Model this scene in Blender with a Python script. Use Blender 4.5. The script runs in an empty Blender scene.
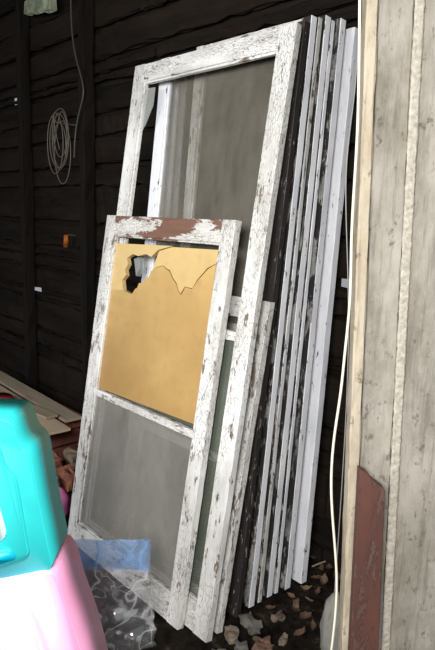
import bpy, bmesh, math, random
from mathutils import Vector, Matrix, noise
random.seed(4)
C=bpy.context.scene.collection
F=600.0; H=1.35
# ---------- camera orientation from vanishing points ----------
uc=Vector((-561.5,127,-F)).normalized()
vc=Vector((.14,1,.0807)).normalized()
nc=vc.cross(uc).normalized()
th=math.radians(8.5)
g=(vc*math.cos(th)+nc*math.sin(th)).normalized()
wz=g; wy=Vector((0,0,-1)); wy=(wy-g*wy.dot(g)).normalized(); wx=wy.cross(wz)
R=Matrix((wx,wy,wz))
CAM=Vector((0,0,H))
cam=bpy.data.objects.new("camera",bpy.data.cameras.new("camera"))
cam.matrix_world=Matrix.Translation(CAM)@R.to_4x4()
cam.data.lens=F/650*36; cam.data.sensor_width=36; cam.data.clip_start=.02
C.objects.link(cam); bpy.context.scene.camera=cam
U=(R@uc); U.z=0; U.normalize()
UP=Vector((0,0,1))
NH=UP.cross(U).normalized()
def ray(px,py): return (R@Vector(((px-217.5)/F,(325-py)/F,-1))).normalized()
def hit(px,py,p,n):
    d=ray(px,py); return CAM+d*((p-CAM).dot(n)/d.dot(n))
def fl(px,py,z=0.0): return hit(px,py,Vector((0,0,z)),UP)
try: bpy.context.scene.view_settings.view_transform='Standard'
except Exception: pass

# ---------- materials ----------
def newmat(name):
    m=bpy.data.materials.new(name); m.use_nodes=True
    nt=m.node_tree; b=nt.nodes["Principled BSDF"]; return m,nt,b
def N(nt,t,**k):
    n=nt.nodes.new(t)
    for a,v in k.items():
        if a in n.inputs: n.inputs[a].default_value=v
        else: setattr(n,a,v)
    return n
def coords(nt,scale=(1,1,1)):
    tc=N(nt,'ShaderNodeTexCoord'); oi=N(nt,'ShaderNodeObjectInfo')
    ad=nt.nodes.new('ShaderNodeVectorMath'); ad.operation='ADD'
    mu=nt.nodes.new('ShaderNodeMath'); mu.operation='MULTIPLY'; mu.inputs[1].default_value=37
    nt.links.new(oi.outputs['Random'],mu.inputs[0])
    nt.links.new(tc.outputs['Object'],ad.inputs[0]); nt.links.new(mu.outputs[0],ad.inputs[1])
    mp=N(nt,'ShaderNodeMapping'); mp.inputs['Scale'].default_value=scale
    nt.links.new(ad.outputs[0],mp.inputs[0]); return mp.outputs[0]
def ramp(nt,src,stops):
    r=nt.nodes.new('ShaderNodeValToRGB'); e=r.color_ramp.elements
    while len(e)<len(stops): e.new(.5)
    for i,(p,c) in enumerate(stops):
        e[i].position=p; e[i].color=(*c,1) if len(c)==3 else c
    nt.links.new(src,r.inputs[0]); return r.outputs[0]
def mix(nt,f,a,b):
    m=nt.nodes.new('ShaderNodeMix'); m.data_type='RGBA'
    if isinstance(f,float): m.inputs[0].default_value=f
    else: nt.links.new(f,m.inputs[0])
    for s,i in ((a,6),(b,7)):
        if isinstance(s,tuple): m.inputs[i].default_value=(*s,1)
        else: nt.links.new(s,m.inputs[i])
    return m.outputs[2]
def noi(nt,v,scale,detail=6,rough=.6):
    n=N(nt,'ShaderNodeTexNoise'); n.inputs['Scale'].default_value=scale
    n.inputs['Detail'].default_value=detail; n.inputs['Roughness'].default_value=rough
    nt.links.new(v,n.inputs['Vector']); return n.outputs['Fac']
def bump(nt,b,src,s=.5,d=.004):
    bp=N(nt,'ShaderNodeBump'); bp.inputs['Strength'].default_value=s; bp.inputs['Distance'].default_value=d
    nt.links.new(src,bp.inputs['Height']); nt.links.new(bp.outputs[0],b.inputs['Normal'])
def paint(name,col=(.78,.79,.78),wood=(.10,.07,.05),amt=.4,axis='Z',crack=.02,dirt=(.45,.44,.40),sc=40,chipw=.012):
    m,nt,b=newmat(name)
    s={'Z':(1,1,.3),'X':(.3,1,1)}[axis]
    v=coords(nt,s)
    n1=noi(nt,v,sc,9,.72)
    chip=ramp(nt,n1,[(amt-chipw,(0,0,0)),(amt+chipw,(1,1,1))])
    mu=nt.nodes.new('ShaderNodeMath'); mu.operation='MULTIPLY'
    nt.links.new(chip,mu.inputs[0]); mu.inputs[1].default_value=1
    if crack>0:
        vo=N(nt,'ShaderNodeTexVoronoi'); vo.feature='DISTANCE_TO_EDGE'; vo.inputs['Scale'].default_value=120
        nv=noi(nt,v,40,3)
        ad=nt.nodes.new('ShaderNodeVectorMath'); ad.operation='MULTIPLY_ADD'
        ad.inputs[1].default_value=(.012,.012,.012)
        cx=nt.nodes.new('ShaderNodeCombineXYZ')
        for i in range(3): nt.links.new(nv,cx.inputs[i])
        nt.links.new(cx.outputs[0],ad.inputs[0]); nt.links.new(v,ad.inputs[2]); nt.links.new(ad.outputs[0],vo.inputs['Vector'])
        big=noi(nt,v,8,4)
        ck=ramp(nt,vo.outputs['Distance'],[(0,(.12,.12,.12)),(crack+.03,(1,1,1))])
        bigm=ramp(nt,big,[(.49,(1,1,1)),(.60,(0,0,0))])
        ck2=mix(nt,bigm,(1,1,1),ck)
        nt.links.new(ck2,mu.inputs[1])
    dn=ramp(nt,noi(nt,v,6,6,.75),[(.36,dirt),(.62,col)])
    wd=mix(nt,noi(nt,coords(nt,(8,8,.6) if axis=='Z' else (.6,8,8)),12),wood,tuple(x*2.4 for x in wood))
    c=mix(nt,mu.outputs[0],wd,dn)
    nt.links.new(c,b.inputs['Base Color']); b.inputs['Roughness'].default_value=.6
    bump(nt,b,mu.outputs[0],.7,.002); return m
def weathered(name,col,stain,streak):
    m,nt,b=newmat(name)
    g1=noi(nt,coords(nt,(10,10,.6)),6,9,.75)
    g2=noi(nt,coords(nt,(1.3,1.3,.6)),5,10,.74)
    g3=noi(nt,coords(nt,(1,1,.6)),42,6,.7)
    c=mix(nt,ramp(nt,g2,[(.38,(0,0,0)),(.58,(1,1,1))]),stain,col)
    c=mix(nt,ramp(nt,g1,[(.36,(.45,.45,.45)),(.50,(0,0,0))]),c,streak)
    c=mix(nt,ramp(nt,g3,[(.34,(.7,.7,.7)),(.42,(0,0,0))]),c,streak)
    nt.links.new(c,b.inputs['Base Color']); b.inputs['Roughness'].default_value=.85; b.inputs['Specular IOR Level'].default_value=.2
    bump(nt,b,g3,.4,.003); return m
def woodm(name,a,bc,axis='X',sc=10,rough=.85,bs=.5):
    m,nt,b=newmat(name)
    v=coords(nt,{'X':(.12,1,1),'Z':(1,1,.1)}[axis])
    n=noi(nt,v,sc,8,.7); c=ramp(nt,n,[(.3,a),(.7,bc)])
    nt.links.new(c,b.inputs['Base Color']); b.inputs['Roughness'].default_value=rough
    b.inputs['Specular IOR Level'].default_value=.15
    bump(nt,b,n,bs,.006); return m
def plain(name,a,bc=None,sc=15,rough=.5,bs=.15,spec=.5):
    m,nt,b=newmat(name); v=coords(nt); n=noi(nt,v,sc)
    c=ramp(nt,n,[(.3,a),(.7,bc or tuple(x*.85 for x in a))])
    nt.links.new(c,b.inputs['Base Color']); b.inputs['Roughness'].default_value=rough
    b.inputs['Specular IOR Level'].default_value=spec
    bump(nt,b,n,bs,.003); return m
def dusty(name,col,opac,var=.15):
    m,nt,b=newmat(name); v=coords(nt,(1,1,.5)); n=noi(nt,v,2.6,12,.72)
    b.inputs['Base Color'].default_value=(*col,1); b.inputs['Roughness'].default_value=.18
    f=ramp(nt,n,[(.32,(max(0,opac-var),)*3),(.68,(min(1,opac+var),)*3)])
    nt.links.new(f,b.inputs['Alpha']); return m
P_white=paint("peeling_white_paint",(.82,.815,.79),amt=.39)
P_whiteX=paint("peeling_white_paint_rail",(.82,.815,.79),amt=.39,axis='X')
P_worn=paint("worn_white_paint",(.80,.79,.77),wood=(.11,.085,.07),amt=.415)
P_wornX=paint("worn_white_paint_rail",(.78,.77,.74),wood=(.11,.08,.06),amt=.42,axis='X')
P_brown=paint("mostly_bare_brown_rail",(.76,.74,.70),wood=(.10,.050,.034),amt=.495,axis='X',sc=15)
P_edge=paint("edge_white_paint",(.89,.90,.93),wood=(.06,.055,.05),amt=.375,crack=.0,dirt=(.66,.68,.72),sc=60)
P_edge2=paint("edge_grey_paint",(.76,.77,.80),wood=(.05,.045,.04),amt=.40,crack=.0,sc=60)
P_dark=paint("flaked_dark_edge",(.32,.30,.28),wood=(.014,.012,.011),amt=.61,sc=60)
P_face=paint("gap_shade_face",(.07,.07,.07),wood=(.012,.011,.010),amt=.52,sc=30)  # stile fronts painted near-black to stand for shade in the gaps between windows
G_dust=dusty("dusty_glass",(.24,.22,.175),.32,.24)
G_low=dusty("dirty_glass_low",(.33,.31,.28),.42,.28)
G_green=dusty("greenish_dirty_glass",(.20,.23,.18),.30,.15)
G_rear=dusty("rear_glass",(.12,.12,.10),.13,.1)
G_clear=dusty("broken_glass_shard",(.6,.62,.58),.32,.1)
def paperm(name,a,b_):
    m,nt,b=newmat(name); v=coords(nt)
    n=noi(nt,v,2.6,5,.5); n2=noi(nt,v,26,3,.6)
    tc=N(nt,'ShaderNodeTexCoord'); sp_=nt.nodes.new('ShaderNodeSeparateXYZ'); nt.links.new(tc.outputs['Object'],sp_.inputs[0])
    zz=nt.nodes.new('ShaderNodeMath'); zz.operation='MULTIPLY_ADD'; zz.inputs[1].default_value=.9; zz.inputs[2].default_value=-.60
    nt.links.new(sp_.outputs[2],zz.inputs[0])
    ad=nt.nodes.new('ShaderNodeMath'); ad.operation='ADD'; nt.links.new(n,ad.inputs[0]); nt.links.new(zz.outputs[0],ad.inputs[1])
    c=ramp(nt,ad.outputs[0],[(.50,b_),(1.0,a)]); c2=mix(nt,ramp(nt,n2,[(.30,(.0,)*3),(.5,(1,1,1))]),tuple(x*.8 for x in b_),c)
    c3=mix(nt,.2,c,c2)
    nt.links.new(c3,b.inputs['Base Color']); b.inputs['Roughness'].default_value=.30; bump(nt,b,n,.5,.02); return m
M_tan=paperm("amber_backing_paper",(.56,.37,.14),(.36,.215,.075))
M_tan2=paperm("amber_paper_flap",(.64,.46,.20),(.50,.33,.13))

# ---------- mesh helpers ----------
def obj(name,bm,mat,parent=None,smooth=False,label=None):
    me=bpy.data.meshes.new(name); bmesh.ops.recalc_face_normals(bm,faces=bm.faces)
    mats=mat if isinstance(mat,(list,tuple)) else [mat]
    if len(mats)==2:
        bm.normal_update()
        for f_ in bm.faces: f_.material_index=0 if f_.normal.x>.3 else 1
    bm.to_mesh(me); bm.free()
    for mm in mats: me.materials.append(mm)
    if smooth:
        for p in me.polygons: p.use_smooth=True
    o=bpy.data.objects.new(name,me); C.objects.link(o)
    if parent: o.parent=parent
    if label: o["label"]=label
    return o
def top(o,label,cat,group=None):
    o["label"]=label; o["category"]=cat
    if group: o["group"]=group
    return o
def bar(bm,lo,hi,seg=14,jit=.0008,bev=.0015):
    d=[hi[i]-lo[i] for i in range(3)]; a=d.index(max(d)); b,c=[i for i in range(3) if i!=a]
    bv=min(bev,d[b]*.3,d[c]*.3)
    prof=[(lo[b]+bv,lo[c]),(hi[b]-bv,lo[c]),(hi[b],lo[c]+bv),(hi[b],hi[c]-bv),(hi[b]-bv,hi[c]),(lo[b]+bv,hi[c]),(lo[b],hi[c]-bv),(lo[b],lo[c]+bv)]
    rings=[]
    for k in range(seg+1):
        t=lo[a]+d[a]*k/seg; r=[]
        for (p,q) in prof:
            co=[0,0,0]; co[a]=t; co[b]=p+random.uniform(-jit,jit); co[c]=q+random.uniform(-jit,jit)
            r.append(bm.verts.new(co))
        rings.append(r)
    for k in range(seg):
        for j in range(8):
            bm.faces.new((rings[k][j],rings[k][(j+1)%8],rings[k+1][(j+1)%8],rings[k+1][j]))
    bm.faces.new(rings[0]); bm.faces.new(rings[-1][::-1])
def prism(bm,pts,y0,y1):
    y0s=y0 if isinstance(y0,(list,tuple)) else [y0]*len(pts)
    dy=y1 if isinstance(y0,(list,tuple)) else y1-y0
    a=[bm.verts.new((p[0],y,p[1])) for p,y in zip(pts,y0s)]; b=[bm.verts.new((p[0],y+dy,p[1])) for p,y in zip(pts,y0s)]
    fs=[bm.faces.new(a),bm.faces.new(b[::-1])]
    n=len(pts)
    for i in range(n): bm.faces.new((a[i],b[i],b[(i+1)%n],a[(i+1)%n]))
    bm.normal_update()
    return fs
def place(bpx,tpx,z0=0.0):
    b=fl(*bpx,z0); t=hit(*tpx,b,U); v=(t-b).normalized(); h=(t-b).length
    n=v.cross(U).normalized()
    M=Matrix((-U,-n,v)).transposed().to_4x4(); M.translation=b
    return M,h
def window(M,h,w,T=.03,sw=.07,tr=.065,br=.09,rails=(),mats=(P_white,P_whiteX),right=None,glass=G_rear,toprail=None,railw=.03,label="",group=None,leftmat=None):
    e=bpy.data.objects.new("storm_sash",None); e.empty_display_size=.1; C.objects.link(e); e.matrix_world=M
    top(e,label,"storm sash",group)
    bd=.007
    bm=bmesh.new(); bar(bm,(-sw,0,0),(0,T,h),30); bar(bm,(-sw-bd,T*.3,br*.8),(-sw+.001,T*.9,h-tr*.8),10)
    obj("stile",bm,right or mats[0],e)
    bm=bmesh.new(); bar(bm,(-w,0,0),(-w+sw,T,h),30); bar(bm,(-w+sw-.001,T*.3,br*.8),(-w+sw+bd,T*.9,h-tr*.8),10)
    obj("stile",bm,leftmat or mats[0],e)
    x0,x1=-w+sw-.0005,-sw+.0005
    bm=bmesh.new(); bar(bm,(x0,.001,h-tr),(x1,T-.001,h-.001),14); bar(bm,(x0,T*.3,h-tr-bd),(x1,T*.9,h-tr+.001),8)
    obj("rail",bm,toprail or mats[1],e)
    bm=bmesh.new(); bar(bm,(x0,.001,.001),(x1,T-.001,br),14); bar(bm,(x0,T*.3,br-.001),(x1,T*.9,br+bd),8)
    obj("rail",bm,mats[1],e)
    zs=[br]
    for r in rails:
        bm=bmesh.new(); bar(bm,(x0,.003,r-railw/2),(x1,T-.003,r+railw/2),14); obj("rail",bm,mats[1],e); zs+= [r]
    zs.append(h-tr)
    for i in range(len(zs)-1):
        gl=glass[i] if isinstance(glass,(list,tuple)) else glass
        if gl is None: continue
        bm=bmesh.new(); bar(bm,(x0,T*.55,zs[i]+.01),(x1,T*.55+.003,zs[i+1]-.01),1,0,.0003)
        obj("glass_pane",bm,gl,e)
    return e
def loc(M,px,py,y=0.0):
    n=(M.to_3x3()@Vector((0,1,0))); p=M@Vector((0,y,0))
    return M.inverted()@hit(px,py,p,n)
GRP="old storm windows in the leaning stack"
M0,h0=place((206,643),(297,22))
w0=-loc(M0,135,68).x
r0=loc(M0,228,335).z
tall=window(M0,h0,w0,.026,.068,.068,.10,rails=(r0,),glass=(G_green,None),label="tall white flaking storm window with its upper pane missing",group=GRP)
bm=bmesh.new()
sh=[loc(M0,*p) for p in [(138,88),(152,86),(150,104),(142,124),(136,135),(133,130)]]
prism(bm,[(p.x,p.z) for p in sh],.014,.017); obj("glass_shard",bm,G_clear,tall,label="jagged remnant of broken pane")
Ma=M0.copy(); Ma.translation=M0.translation+NH*.032
q=loc(Ma,236,220); Ma.translation+=-U*q.x; ha=q.z
wa=-loc(Ma,107,216).x; ra=loc(Ma,190,434).z
A=window(Ma,ha,wa,.027,.062,.075,.09,rails=(ra,),mats=(P_worn,P_wornX),glass=(G_low,None),toprail=P_brown,railw=.026,
   label="short peeling white storm window with torn amber paper in upper sash",group=GRP)
def poly_on(M,pts,y0,dy,name,mat,par,label=None):
    ys=y0 if isinstance(y0,list) else [y0]*len(pts)
    bm=bmesh.new(); q=[loc(M,*p,sum(ys)/len(ys)) for p in pts]; prism(bm,[(p.x,p.z) for p in q],ys,dy if isinstance(y0,list) else y0+dy)
    bmesh.ops.recalc_face_normals(bm,faces=bm.faces); bmesh.ops.triangulate(bm,faces=bm.faces)
    return obj(name,bm,mat,par,label=label)
poly_on(Ma,[(94,386),(196,425),(216,264),(208,269),(198,280),(192,289),(185,287.2),(181,295),(178,291),(176,284),(172,278),(169,271),(166,269),(163,266),(156,268),(151,271),(149,277),(146,278),(143,283),(139,283),(137,288),(135,289),(132,294),(129,293),(124,290),(108,288.5)],.0175,.002,"backing_paper",M_tan,A,"torn amber backing paper")
poly_on(Ma,[(112,243),(173,246),(158,250),(151,257),(146,254),(138,256),(133,254),(127,258),(128,264),(125,270),(126,275),(122,280),(123,290),(106,289.5)],.0155,.0015,"backing_paper",M_tan2,A)
poly_on(Ma,[(152,270),(156,267.3),(163,265.4),(167,268.7),(170,270.2),(173,277.3),(177,283.3),(179,290.3),(181,293.5),(185,286.7),(192,288.3),(197,279.7),(207,268.2),(218,262.2),(220,250),(172,247),(159,251)],[.0150,.0150,.0150,.0145,.014,.0135,.013,.0125,.012,.013,.0145,.015,.0155,.0155,.0155,.0155,.015],.0015,"backing_paper",M_tan2,A,"slightly lifted torn strip of amber paper")
poly_on(Ma,[(134,259),(139,257),(140,268),(136,276)],.0185,.0015,"glass_shard",G_clear,A,"splinter of broken glass")
# rear stack
rear=[((217,634),(270,302),.62,P_worn,.026,.055,"short weathered storm window tucked behind the tall one"),
      ((236,618),(305,20),.70,P_dark,.024,.055,"storm window with blackened flaking edge"),
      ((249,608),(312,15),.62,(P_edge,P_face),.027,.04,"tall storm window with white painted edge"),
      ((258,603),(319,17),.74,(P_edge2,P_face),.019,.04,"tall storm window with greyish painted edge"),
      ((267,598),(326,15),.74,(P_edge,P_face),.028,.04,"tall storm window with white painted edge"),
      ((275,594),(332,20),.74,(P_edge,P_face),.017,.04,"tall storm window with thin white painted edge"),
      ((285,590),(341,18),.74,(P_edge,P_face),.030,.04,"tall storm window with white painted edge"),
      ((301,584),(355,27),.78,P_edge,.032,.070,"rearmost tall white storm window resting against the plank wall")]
for i,(b,t,w,mt,T,sw,lab) in enumerate(rear):
    M,h=place(b,t)
    if i==1: w=-loc(M,153,150).x
    if i==2: w=-loc(M,188,150).x
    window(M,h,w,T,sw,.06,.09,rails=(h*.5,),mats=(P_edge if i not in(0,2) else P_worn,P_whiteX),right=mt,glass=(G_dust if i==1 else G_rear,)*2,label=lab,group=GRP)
Mr=M; hr=h
# ---------- room ----------
wallp=(Mr@Vector((0,.034,hr)))-NH*.02; wallp.z=0
W=Matrix((-U,-NH,UP)).transposed().to_4x4(); W.translation=wallp
def wloc(px,py,y=0.): return W.inverted()@hit(px,py,W@Vector((0,y,0)),NH)
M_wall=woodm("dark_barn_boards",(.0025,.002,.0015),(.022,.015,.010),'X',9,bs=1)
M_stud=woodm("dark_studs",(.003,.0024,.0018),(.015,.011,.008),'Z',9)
s1=wloc(346,283,.03); s2=wloc(34,288,.03); s3=wloc(12,101,.03)
slits=sorted([(s1.z,s1.x-.04,s1.x+.09),(s2.z,s2.x-.06,s2.x+.06),(s3.z,s3.x-.02,s3.x+.03)])
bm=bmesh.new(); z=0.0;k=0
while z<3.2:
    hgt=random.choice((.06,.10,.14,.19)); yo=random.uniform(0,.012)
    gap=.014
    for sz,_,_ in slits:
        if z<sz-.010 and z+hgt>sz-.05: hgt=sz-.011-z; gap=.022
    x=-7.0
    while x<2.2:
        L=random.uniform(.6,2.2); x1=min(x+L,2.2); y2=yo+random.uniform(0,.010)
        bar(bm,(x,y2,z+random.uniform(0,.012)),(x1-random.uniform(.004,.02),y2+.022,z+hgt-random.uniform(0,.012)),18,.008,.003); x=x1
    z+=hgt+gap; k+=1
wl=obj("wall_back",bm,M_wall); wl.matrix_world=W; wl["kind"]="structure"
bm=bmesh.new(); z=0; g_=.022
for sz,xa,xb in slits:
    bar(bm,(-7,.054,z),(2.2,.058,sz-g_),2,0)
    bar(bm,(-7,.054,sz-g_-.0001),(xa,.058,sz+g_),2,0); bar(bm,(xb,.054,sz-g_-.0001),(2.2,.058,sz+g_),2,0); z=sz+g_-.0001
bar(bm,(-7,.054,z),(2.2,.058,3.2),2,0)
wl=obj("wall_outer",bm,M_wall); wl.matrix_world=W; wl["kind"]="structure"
for i,x in enumerate((-1.75,-2.5,-3.3,-4.2)):
    bm=bmesh.new(); bar(bm,(x,-.07,0),(x+.05,-.010,3.0),24,.006)
    s=obj("trim_%d"%(i+1),bm,M_stud); s.matrix_world=W; s["kind"]="structure"
mf,nt,b=newmat("dirt_floor"); v=coords(nt); n1=noi(nt,v,16,12,.75)
nt.links.new(ramp(nt,n1,[(.38,(.004,.0035,.003)),(.56,(.026,.019,.013)),(.64,(.075,.055,.038)),(.72,(.15,.11,.075))]),b.inputs['Base Color']); b.inputs['Roughness'].default_value=.95
b.inputs['Specular IOR Level'].default_value=.1
bump(nt,b,n1,1,.03)
bm=bmesh.new(); bmesh.ops.create_grid(bm,x_segments=160,y_segments=160,size=5)
for vv in bm.verts: vv.co.z=-.006+.010*(noise.noise(vv.co*9)-.5)
fo=obj("floor",bm,mf,smooth=True); fo.location=(-1.5,2.5,0); fo["kind"]="structure"
bm=bmesh.new(); bar(bm,(-7,-3.2,3.0),(2.2,.05,3.03),2,0)
for x in (-6,-5.2,-4.4,-3.6,-2.8,-2.0,-1.2,-.4,.4,1.2): bar(bm,(x,-3.2,2.86),(x+.05,.0,3.0),4,.001)
ce=obj("ceiling",bm,M_wall); ce.matrix_world=W; ce["kind"]="structure"
# door-post planks (leaning a degree or two)
M_post=weathered("whitewashed_planks",(.37,.345,.295),(.22,.20,.16),(.085,.07,.055))
M_cream=weathered("cream_trim",(.47,.41,.31),(.32,.265,.185),(.12,.09,.065))
M_rough=plain("gritty_caulk_batten",(.52,.48,.40),(.27,.245,.20),90,.9,.6)
PY=1.35
PV=hit(368,0,Vector((0,PY,0)),Vector((0,1,0)))
TILT=Matrix.Translation(PV)@Matrix.Rotation(math.radians(-1.9),4,'Y')@Matrix.Translation(-PV)
def pxx(px,py=0,y=PY): return hit(px,py,Vector((0,y,0)),Vector((0,1,0))).x
e=[pxx(p) for p in (367,380,416,424,640)]
def post(name,lo,hi,mat,seg,jit,bev,smooth=False):
    bm=bmesh.new(); bar(bm,lo,hi,seg,jit,bev); bmesh.ops.transform(bm,matrix=TILT,verts=bm.verts)
    o=obj(name,bm,mat,None,smooth); o["kind"]="structure"; return o
bm=bmesh.new(); bar(bm,(e[1]+.003,PY+.018,.01),(e[2]+.003,PY+.05,2.6),60,.0018,.003)
bar(bm,(e[2]+.012,PY+.014,.01),(e[4],PY+.05,2.6),60,.0018,.003); bmesh.ops.transform(bm,matrix=TILT,verts=bm.verts)
wr=obj("wall_right",bm,M_post); wr["kind"]="structure"
post("trim_5",(e[0],PY,.01),(e[1]-.002,PY+.05,2.6),M_cream,60,.0012,.003)
post("trim_6",(e[2],PY+.002,.01),(e[3]+.004,PY+.013,2.6),M_rough,300,.0009,.003,False)
M_red=paint("dark_red_brown_board",(.11,.042,.030),wood=(.06,.032,.024),amt=.49,crack=.0,dirt=(.06,.028,.022),sc=24)
y=PY-.045; f=lambda px,py:hit(px,py,Vector((0,y,0)),Vector((0,1,0)))
q=[f(360,470),f(368,474),f(372,480),f(385,490)]
bl,br_=f(350,660),f(378,660)
k1=(q[0].x-bl.x)/(q[0].z-bl.z); k2=(q[-1].x-br_.x)/(q[-1].z-br_.z)
pts=[(p.x,p.z) for p in q]
pts+=[(q[-1].x-k2*q[-1].z,0.001),(q[0].x-k1*q[0].z,.001)]
bm=bmesh.new(); prism(bm,pts,y,y+.03); bmesh.ops.bevel(bm,geom=bm.edges[:],offset=.0015,segments=1,affect='EDGES')
top(obj("plank",bm,M_red),"short dark red-brown plank standing against the door post","plank")
# ---------- cords ----------
def curve(name,pts,r,mat,cyc=False):
    cu=bpy.data.curves.new(name+"_path",'CURVE'); cu.dimensions='3D'; cu.bevel_depth=r; cu.bevel_resolution=3; cu.resolution_u=6
    sp=cu.splines.new('NURBS'); sp.points.add(len(pts)-1); sp.order_u=4; sp.use_endpoint_u=True; sp.use_cyclic_u=cyc
    for i,p in enumerate(pts): sp.points[i].co=(*p,1)
    t=bpy.data.objects.new(name+"_path",cu); C.objects.link(t)
    dg=bpy.context.evaluated_depsgraph_get(); me=bpy.data.meshes.new_from_object(t.evaluated_get(dg))
    bpy.data.objects.remove(t); bpy.data.curves.remove(cu)
    me.name=name; me.materials.clear(); me.materials.append(mat)
    for p in me.polygons: p.use_smooth=True
    o=bpy.data.objects.new(name,me); C.objects.link(o); return o
M_cord=plain("tan_cord",(.80,.74,.60),rough=.6)
M_wire=plain("pale_wire",(.30,.30,.29),rough=.4)
M_wireD=plain("dull_wire",(.12,.10,.075),rough=.6)
y=PY-.03; f=lambda px,py,yy=y:hit(px,py,Vector((0,yy,0)),Vector((0,1,0)))
pts=[f(360,-60),f(360,0),f(359,70),f(358,130),f(354,190),f(351,240),f(351,300),f(345,350),f(341,395),f(333,440),f(330,490),f(335,545),f(338,590),f(333,640),f(326,690)]
last=pts[-1]; pts+= [Vector((last.x-.01,last.y,last.z*.4)),Vector((last.x+.01,last.y-.01,.008)),Vector((last.x+.12,last.y-.04,.008))]
top(curve("rope",pts,.0030,M_cord),"cream cord hanging down beside the door post","rope")
y2=PY+.3
pts=[f(361,-60,y2),f(360,60,y2),f(349,130,y2),f(344,190,y2),f(350,300,y2),f(347,420,y2)]
pts+=[Vector((pts[-1].x,pts[-1].y,.3)),Vector((pts[-1].x,pts[-1].y,.004))]
top(curve("cable",pts,.0016,M_wire),"thin grey cable hanging behind the cord","cable")
wc=hit(60,142,W@Vector((0,-.13,0)),NH)
pts=[]
rc=random.Random(3)
for k in range(6):
    r1=.08+rc.uniform(0,.055); cx=rc.uniform(-.04,.04); cz=rc.uniform(-.06,.04); el=rc.uniform(1.1,1.6)
    for j in range(12):
        a=2*math.pi*j/12
        pts.append(wc+U*(cx-.8*r1*math.sin(a))+UP*(cz+r1*el*math.cos(a))+NH*(.003*(k+j/12)))
pts+= [pts[-1]+UP*-.06+U*.03,pts[-1]+UP*-.20+U*-.04]
co=curve("coil",pts,.0026,M_wireD); top(co,"loose messy coil of dull wire hanging on dark wall","wire coil")
st=wc+UP*.10
hk=curve("peg",[st+NH*x for x in (-.10,-.05,0,.03)]+[st+NH*.04+UP*.03],.004,M_wireD); hk.parent=co
st=hit(72,60,W@Vector((0,-.10,0)),NH)
top(curve("strap",[st+UP*.35,st+UP*.1+NH*.01,st-U*.1-UP*.1,st-U*.14-UP*.2,st-U*.02-UP*.32,st-U*.01-UP*.5],.005,plain("faded_webbing",(.05,.045,.035))),"faded strap hanging on dark wall","strap")
oc=hit(66,241,W@Vector((0,-.06,0)),NH)
bm=bmesh.new(); bmesh.ops.create_cone(bm,cap_ends=True,segments=16,radius1=.016,radius2=.011,depth=.07)
bmesh.ops.bevel(bm,geom=bm.edges[:],offset=.003,segments=2,affect='EDGES')
o=obj("reflector",bm,plain("orange_plastic",(.75,.22,.03),(.4,.10,.02),20,.4),None,True); o.location=oc
top(o,"small orange plastic piece hung on dark wall","reflector")
hk2=curve("peg",[NH*-.06+UP*.03,NH*-.02+UP*.04,NH*0+UP*.028],.003,M_wireD); hk2.parent=o
# ---------- plastic toy ----------
M_teal=plain("teal_plastic",(.03,.57,.57),(.03,.61,.61),3,.4,.02)
M_tealHi=plain("teal_highlight_plastic",(.66,.92,.95),(.72,.94,.97),3,.4,.02)  # teal plastic's blown-out highlight painted as a pale color
M_blue=plain("turquoise_blue_ridge",(.0,.40,.58),(.0,.43,.62),3,.4,.02)
M_pink=plain("pink_plastic",(.93,.36,.60),(.94,.43,.66),3,.4,.02)
M_pwhite=plain("pink_overexposed_plastic",(.97,.82,.91),(.96,.78,.88),3,.4,.02)  # pink plastic painted whitish where the light overexposes it
yb=1.30; y=1.16
YN=Vector((0,1,0))
f=lambda px,py:(hit(px,py,Vector((0,yb,0)),YN).x,hit(px,py,Vector((0,y,0)),YN).z)
e=bpy.data.objects.new("play_slide",None); C.objects.link(e); ex,ez=f(0,600); e.location=(ex,y+.12,0)
top(e,"teal and pink molded plastic children's play toy","toy")
def toyp(name,pts,y0,y1,mat,bev=.015,lab=None):
    bm=bmesh.new(); prism(bm,[(p[0]-e.location.x,p[1]) for p in pts],y0-e.location.y,y1-e.location.y)
    bmesh.ops.recalc_face_normals(bm,faces=bm.faces)
    bmesh.ops.bevel(bm,geom=bm.edges[:],offset=bev,segments=4,affect='EDGES',clamp_overlap=True)
    return obj(name,bm,mat,e,True,lab)
def rounded(pts,rad=.02,n=5):
    out=[]; L=len(pts)
    for i in range(L):
        p=Vector(pts[i]); a=Vector(pts[i-1]); b=Vector(pts[(i+1)%L])
        da=(a-p); db=(b-p); ra_=min(rad,da.length*.45); rb_=min(rad,db.length*.45)
        p0=p+da.normalized()*ra_; p1=p+db.normalized()*rb_
        for k in range(n+1):
            t=k/n; out.append(tuple(p0*(1-t)**2+p*2*t*(1-t)+p1*t*t))
    return out
toyp("side_panel",rounded([f(-110,414),f(33,421),f(40,448),f(50,456),f(60,520),f(70,572),f(30,580),f(8,584),f(-110,596)],.022),y,yb,M_teal,.013,"teal upper panel")
toyp("panel_step",rounded([f(-80,436),f(22,441),f(29,468),f(38,476),f(50,556),f(20,568),f(-80,572)],.02),y-.012,y+.03,M_teal,.009,"raised teal step")
toyp("panel_inset",rounded([f(-60,450),f(12,454),f(20,486),f(32,536),f(6,542),f(-60,536)],.022),y-.021,y+.03,M_tealHi,.008,"teal face with blown highlight painted in pale cyan")
toyp("panel_ridge",rounded([f(-60,546),f(6,553),f(34,545),f(40,555),f(10,566),f(-60,560)],.012),y-.020,y+.03,M_blue,.005,"turquoise blue ridge")
bx=f(100,655); bl=f(-110,655)
pb=[f(-110,594),f(10,582),f(34,577),f(68,569),f(76,580),f(84,612),f(98,655),(bx[0]+.08,.0),(bx[0]-.10,.0),(bx[0]-.16,.14),(bx[0]-.3,.18),(bl[0],.16)]
toyp("base",rounded(pb,.025),y-.01,yb+.01,M_pink,.016,"pink molded base with arched opening")
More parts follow.
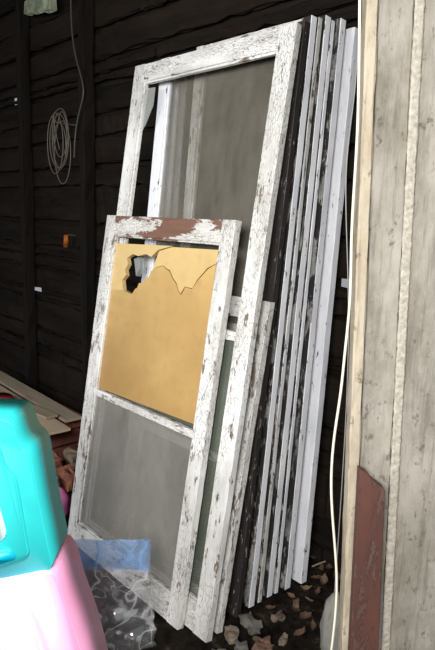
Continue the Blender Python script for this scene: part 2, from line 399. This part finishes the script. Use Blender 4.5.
toyp("base_face",rounded([f(-90,610),f(10,604),f(42,596),f(52,612),f(62,645),f(72,690),f(-90,700)],.02),y-.020,y+.02,M_pwhite,.009,"raised pink face painted whitish as overexposed")
toyp("arch_rim",rounded([f(-110,620),f(2,616),f(20,628),f(29,652),f(21,656),f(2,638),f(-110,634)],.02),y-.032,y+.02,M_blue,.005,"curved turquoise rim")
# ---------- clutter by the wall ----------
M_ply=woodm("tan_board",(.42,.31,.20),(.66,.52,.36),'X',6)
M_ply2=woodm("grey_tan_board",(.24,.19,.14),(.46,.38,.28),'X',6)
M_brick=plain("dull_red_wood",(.25,.08,.055),(.11,.04,.03),12,.8)
ang=math.atan2(-U.y,-U.x)
def crate(c,sx,sy,sz,rot,mat,lab):
    bm=bmesh.new(); t=.02
    bar(bm,(-sx/2,-sy/2,0),(sx/2,sy/2,t),4,.001)
    for k in range(3):
        z0=sz*k/3+.005; z1=sz*(k+1)/3-.008
        bar(bm,(-sx/2,-sy/2,z0),(sx/2,-sy/2+t,z1),4,.001); bar(bm,(-sx/2,sy/2-t,z0),(sx/2,sy/2,z1),4,.001)
        bar(bm,(-sx/2,-sy/2+t,z0),(-sx/2+t,sy/2-t,z1),4,.001); bar(bm,(sx/2-t,-sy/2+t,z0),(sx/2,sy/2-t,z1),4,.001)
    o=obj("crate",bm,mat); o.location=c; o.rotation_euler=(0,0,rot); return top(o,lab,"crate")
bc=fl(28,402,.27)
for s,lab in ((.08,"dull red slatted wooden crate under the tan board"),(-.52,"dull red slatted wooden crate beside the plank wall")):
    p=bc-U*s; crate((p.x,p.y,0.002),.44,.34,.25,ang,M_brick,lab)
def board(x0,x1,y0,y1,z,rot,mat,lab):
    bm=bmesh.new(); bar(bm,(x0,y0,0),(x1,y1,.014),10,.001)
    o=obj("board",bm,mat); m=Matrix((-U,-NH,UP)).transposed().to_4x4(); m.translation=Vector((bc.x,bc.y,z)); o.matrix_world=m@Matrix.Rotation(math.radians(rot),4,'Z'); return top(o,lab,"board")
board(-.72,.52,-.22,.0,.256,-2,M_ply,"tan plywood board lying across two crates")
board(-.75,.40,.03,.13,.256,-2,M_ply2,"grey-tan narrow board lying across two crates")
board(-.5,.34,-.10,-.03,.2745,6,M_ply2,"grey-tan narrow board lying crosswise on the other boards")
def blob(name,c,r,mat,lab,cat,seed=0,amp=.25,sub=3,freq=2.0,rot=0,smooth=True):
    bm=bmesh.new(); bmesh.ops.create_icosphere(bm,subdivisions=sub,radius=1)
    for vv in bm.verts:
        d=1+amp*noise.noise(vv.co*freq+Vector((seed*7.3,seed,0)))+amp*.3*noise.noise(vv.co*freq*3+Vector((seed*3.3,seed,0))); vv.co=Vector((vv.co.x*r[0],vv.co.y*r[1],vv.co.z*r[2]))*d
    mn=min(v.co.z for v in bm.verts)
    for vv in bm.verts: vv.co.z-=mn
    o=obj(name,bm,mat,None,smooth); o.location=c; o.rotation_euler=(0,0,rot); return top(o,lab,cat)
tp=fl(-3,409,.27)
bm=bmesh.new(); bmesh.ops.create_cone(bm,cap_ends=True,segments=28,radius1=.075,radius2=.085,depth=.05,matrix=Matrix.Translation((0,0,.025)))
bmesh.ops.bevel(bm,geom=bm.edges[:],offset=.003,segments=2,affect='EDGES')
tb=obj("tub",bm,plain("dark_red_plastic",(.50,.03,.03),(.36,.02,.02),5,.5),None,True); tb.location=(tp.x,tp.y,.290)
top(tb,"small dark red plastic tub turned over on boards","tub")
M_st=[plain("stone_%s"%n,a,b_,14,.95,.8,.2) for n,a,b_ in (("tan",(.24,.19,.145),(.07,.056,.042)),("grey",(.18,.17,.15),(.055,.05,.045)),("brown",(.20,.12,.085),(.07,.045,.03)))]
M_bk=[plain("brick_red",(.50,.20,.13),(.24,.09,.06),14,.95,.8,.2),plain("brick_tan",(.40,.31,.22),(.18,.13,.09),14,.95,.8,.2)]
def chunk(nm,c,s,rot,mat,lab,cat,grp,amp=.22):
    bm=bmesh.new(); bmesh.ops.create_cube(bm,size=1)
    bmesh.ops.subdivide_edges(bm,edges=bm.edges[:],cuts=3,use_grid_fill=True)
    for vv in bm.verts:
        n_=noise.noise_vector(vv.co*1.8+Vector((rot*5,c[0]*9,0)))*amp; vv.co=Vector(((vv.co.x+n_.x)*s[0],(vv.co.y+n_.y)*s[1],(vv.co.z+n_.z)*s[2]))
    mn=min(v.co.z for v in bm.verts)
    for vv in bm.verts: vv.co.z-=mn
    o=obj(nm,bm,mat); o.location=c; o.rotation_euler=(0,0,rot)
    return top(o,lab,cat,grp)
for i,(a,b_) in enumerate([(48,494),(67,488),(52,474),(74,468),(34,482)]):
    p=fl(a,b_); k=i%3==0; chunk("brick_chunk",(p.x,p.y,.001),(.10,.065,.085),ang+random.uniform(-.4,.4),M_bk[1 if k else 0],"broken "+("tan" if k else "reddish")+" brick chunk lying near the crates","brick","broken brick by the crates")
pc=fl(58,520)
blob("toy_bucket",(pc.x,pc.y,0.001),(.055,.05,.08),plain("hot_pink_plastic",(.95,.25,.55),None,5,.4,.05),"pink plastic toy standing near the white window","toy",5,.12,3)
# ---------- plastic bag ----------
mb,nt,b=newmat("clear_plastic_film")
tc=N(nt,'ShaderNodeTexCoord'); sx=nt.nodes.new('ShaderNodeSeparateXYZ'); nt.links.new(tc.outputs['Object'],sx.inputs[0])
v=coords(nt)
f1=ramp(nt,sx.outputs[2],[(.264,(0,0,0)),(.272,(1,1,1))])
nt.links.new(mix(nt,f1,(.92,.93,.95),mix(nt,ramp(nt,noi(nt,v,9,4,.6),[(.35,(0,0,0)),(.75,(1,1,1))]),(.18,.38,.70),(.42,.60,.84))),b.inputs['Base Color'])
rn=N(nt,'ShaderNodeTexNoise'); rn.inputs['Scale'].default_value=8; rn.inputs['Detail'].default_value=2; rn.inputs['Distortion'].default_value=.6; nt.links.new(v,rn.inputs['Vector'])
cr_=ramp(nt,rn.outputs['Fac'],[(.47,(.07,)*3),(.498,(.45,)*3),(.502,(.45,)*3),(.53,(.07,)*3)])  # noise ridges whiten the film, painting highlights along its creases
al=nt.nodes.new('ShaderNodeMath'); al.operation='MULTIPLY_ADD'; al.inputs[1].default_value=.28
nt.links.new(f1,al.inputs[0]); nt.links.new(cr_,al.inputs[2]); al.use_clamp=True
tr_=nt.nodes.new('ShaderNodeBsdfTransparent'); gl_=nt.nodes.new('ShaderNodeBsdfGlossy'); gl_.inputs['Roughness'].default_value=.14
bp2=N(nt,'ShaderNodeBump'); bp2.inputs['Strength'].default_value=1; bp2.inputs['Distance'].default_value=.02
nt.links.new(rn.outputs['Fac'],bp2.inputs['Height']); nt.links.new(bp2.outputs[0],gl_.inputs['Normal'])
ms=nt.nodes.new('ShaderNodeMixShader'); ms.inputs[0].default_value=.15
ms2=nt.nodes.new('ShaderNodeMixShader')
b.inputs['Roughness'].default_value=.25
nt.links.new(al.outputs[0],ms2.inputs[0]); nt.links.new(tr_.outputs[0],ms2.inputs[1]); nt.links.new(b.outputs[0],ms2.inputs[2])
nt.links.new(ms2.outputs[0],ms.inputs[1]); nt.links.new(gl_.outputs[0],ms.inputs[2])
nt.links.new(ms.outputs[0],nt.nodes['Material Output'].inputs[0])
bp=fl(106,648); bm=bmesh.new(); nx,nz=56,52
grid={}
def rdg(p): return 1-abs(noise.noise(p))*2
for s in (0,1):
    for i in range(nx+1):
        for k in range(nz+1):
            a=i/nx; z=k/nz
            lowz=max(0,1-z/.75)
            X=-.140+.275*a+.02*lowz*(2*a-1)+.008*noise.noise(Vector((z*5,s,1)))+.012*lowz*noise.noise(Vector((z*11,a*4,1)))
            Z=.365*z*(1+.02*(a-.5)+.012*noise.noise(Vector((a*5,2,0))))
            th_=(.04*math.sin(math.pi*a)**.6)*lowz**.7+.003
            cr=.016*rdg(Vector((a*1.6+z*2.6,z*1.2-a,s*3)))+.014*rdg(Vector((a*3.5-z*3,z*3+a*2,s*5)))+.005*rdg(Vector((a*9,z*9,s*5)))
            cr*=.35+.75*lowz**.5
            edge=0 if (i in(0,nx)) else 1
            Y=(-th_ if s==0 else th_)*edge+cr
            grid[s,i,k]=bm.verts.new((X,Y,max(Z,0.001)))
for s in (0,1):
    for i in range(nx):
        for k in range(nz):
            bm.faces.new((grid[s,i,k],grid[s,i+1,k],grid[s,i+1,k+1],grid[s,i,k+1]))
for i in range(nx): bm.faces.new((grid[0,i,0],grid[0,i+1,0],grid[1,i+1,0],grid[1,i,0]))
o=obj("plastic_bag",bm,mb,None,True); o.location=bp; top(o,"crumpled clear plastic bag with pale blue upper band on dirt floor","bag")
# ---------- stones and leaves ----------
sp=[(232,640,.040,.030),(250,630,.050,.034),(262,650,.040,.030),(278,620,.028,.02),(240,658,.045,.03),(296,606,.024,.018),(284,642,.024,.018),(218,660,.035,.03)]
for i,(a,b_,r,hh) in enumerate(sp):
    p=fl(a,b_)
    chunk("stone",(p.x,p.y,-.003),(r*1.2,r*.8,hh),random.uniform(0,6),M_st[i%3],["tan","grey","brown"][i%3]+" stone fragment lying on the dirt floor","stone","rubble on the dirt floor",.45)
M_lf=[plain("dry_leaf_%s"%n,a,b_,40,.85,.6,.2) for n,a,b_ in (("tan",(.20,.135,.08),(.10,.065,.04)),("brown",(.12,.07,.045),(.055,.034,.022)))]
def leaf(p,r,rot,m,lab):
    bm=bmesh.new(); n=14; cols=5
    ph=random.uniform(0,60); wd=random.uniform(.18,.30); cu=random.uniform(.4,1.3)
    rows=[]
    for i in range(n+1):
        t=i/n; w=wd*r*(math.sin(math.pi*min(1,t*1.02))**.9)*(1+.06*math.sin(t*23+ph))+.0004
        row=[]
        for j in range(cols):
            s_=(j/(cols-1)-.5)*2
            x=r*(t-.5); yy=w*s_+.12*r*math.sin(t*2.5+ph)
            zz=cu*r*(t-.5)**2*1.3+abs(s_)*w*cu*.9+.10*r*noise.noise(Vector((t*5,s_*2,ph+9)))
            row.append(bm.verts.new((x,yy,zz)))
        rows.append(row)
    for i in range(n):
        for j in range(cols-1): bm.faces.new((rows[i][j],rows[i+1][j],rows[i+1][j+1],rows[i][j+1]))
    m0=rows[0][2]; a=bm.verts.new(m0.co+Vector((-r*.3,.001,0))); c_=bm.verts.new(m0.co+Vector((-r*.3,-.001,0))); bm.faces.new((a,c_,m0))
    mn=min(v.co.z for v in bm.verts)
    for vv in bm.verts: vv.co.z-=mn-.002
    o=obj("dry_leaf",bm,m,None,True); o.location=p; o.rotation_euler=(random.uniform(-.25,.25),random.uniform(-.25,.25),rot)
    return top(o,lab,"leaf","dry leaves on the dirt floor")
for (a,b_) in [(316,579),(325,584),(307,590),(332,571),(318,595),(291,600),(269,611),(305,620),(346,582),(300,636),(352,572),(328,550),(315,560),(323,571),(337,580),(309,603),(340,560),(296,612),(312,628)]:
    p=fl(a,b_); k=random.random()<.5
    leaf(p+UP*.001,random.uniform(.035,.065),random.uniform(0,6),M_lf[k],"curled "+("brown" if k else "tan")+" dry leaf lying on the dirt floor")
p=fl(329,662)
blob("fieldstone",(p.x+.012,p.y,-.01),(.045,.045,.12),plain("mossy_grey_stone",(.30,.30,.26),(.15,.15,.13),9,.9,.4),"smooth grey-green stone standing near the door post","stone",9,.2,4)
M_tw=plain("dry_twig",(.34,.24,.15),rough=.9)
for a,b_,c_,d_ in ((316,535,340,552),(312,568,350,560),(334,505,322,528)):
    p=fl(a,b_);q=fl(c_,d_); m_=(p+q)/2+UP*.03
    top(curve("twig",[p+UP*.006,m_,q+UP*.006],.003,M_tw),"thin dry twig lying on the dirt floor","twig","twigs on the dirt floor")
r_=hit(38,4,W@Vector((0,-.06,0)),NH)
bm=bmesh.new(); bar(bm,(-.16,-.012,-.05),(.2,.012,.03),10,.006,.006)
o=obj("sky_gap_panel",bm,plain("painted_sky_gap",(.40,.45,.30),(.12,.14,.09),14,.8)); o.matrix_world=W.copy(); o.location=r_; o.rotation_euler.rotate_axis('Y',.15)  # added panel, colored like bright foliage and sky through a wall gap
top(o,"pale green panel standing in for daylight gap on dark wall","board")
# ---------- light ----------
def area(name,loc_,tgt,size,en,col):
    l=bpy.data.lights.new(name,'AREA'); l.shape='DISK'; l.size=size; l.energy=en; l.color=col
    o=bpy.data.objects.new(name,l); o.location=loc_; C.objects.link(o)
    o.rotation_euler=(Vector(tgt)-Vector(loc_)).to_track_quat('-Z','Y').to_euler()
area("doorway_light",(-.35,-.55,1.7),(-.15,2,.8),.8,80,(1,.985,.965))
area("left_fill_light",(-1.9,.3,1.7),(-.7,1.9,.4),.8,46,(.96,.98,1))  # added fill from the left to brighten the dim clutter
w=bpy.data.worlds.new("world"); bpy.context.scene.world=w; w.use_nodes=True
w.node_tree.nodes["Background"].inputs[0].default_value=(.94,.95,1,1); w.node_tree.nodes["Background"].inputs[1].default_value=.36
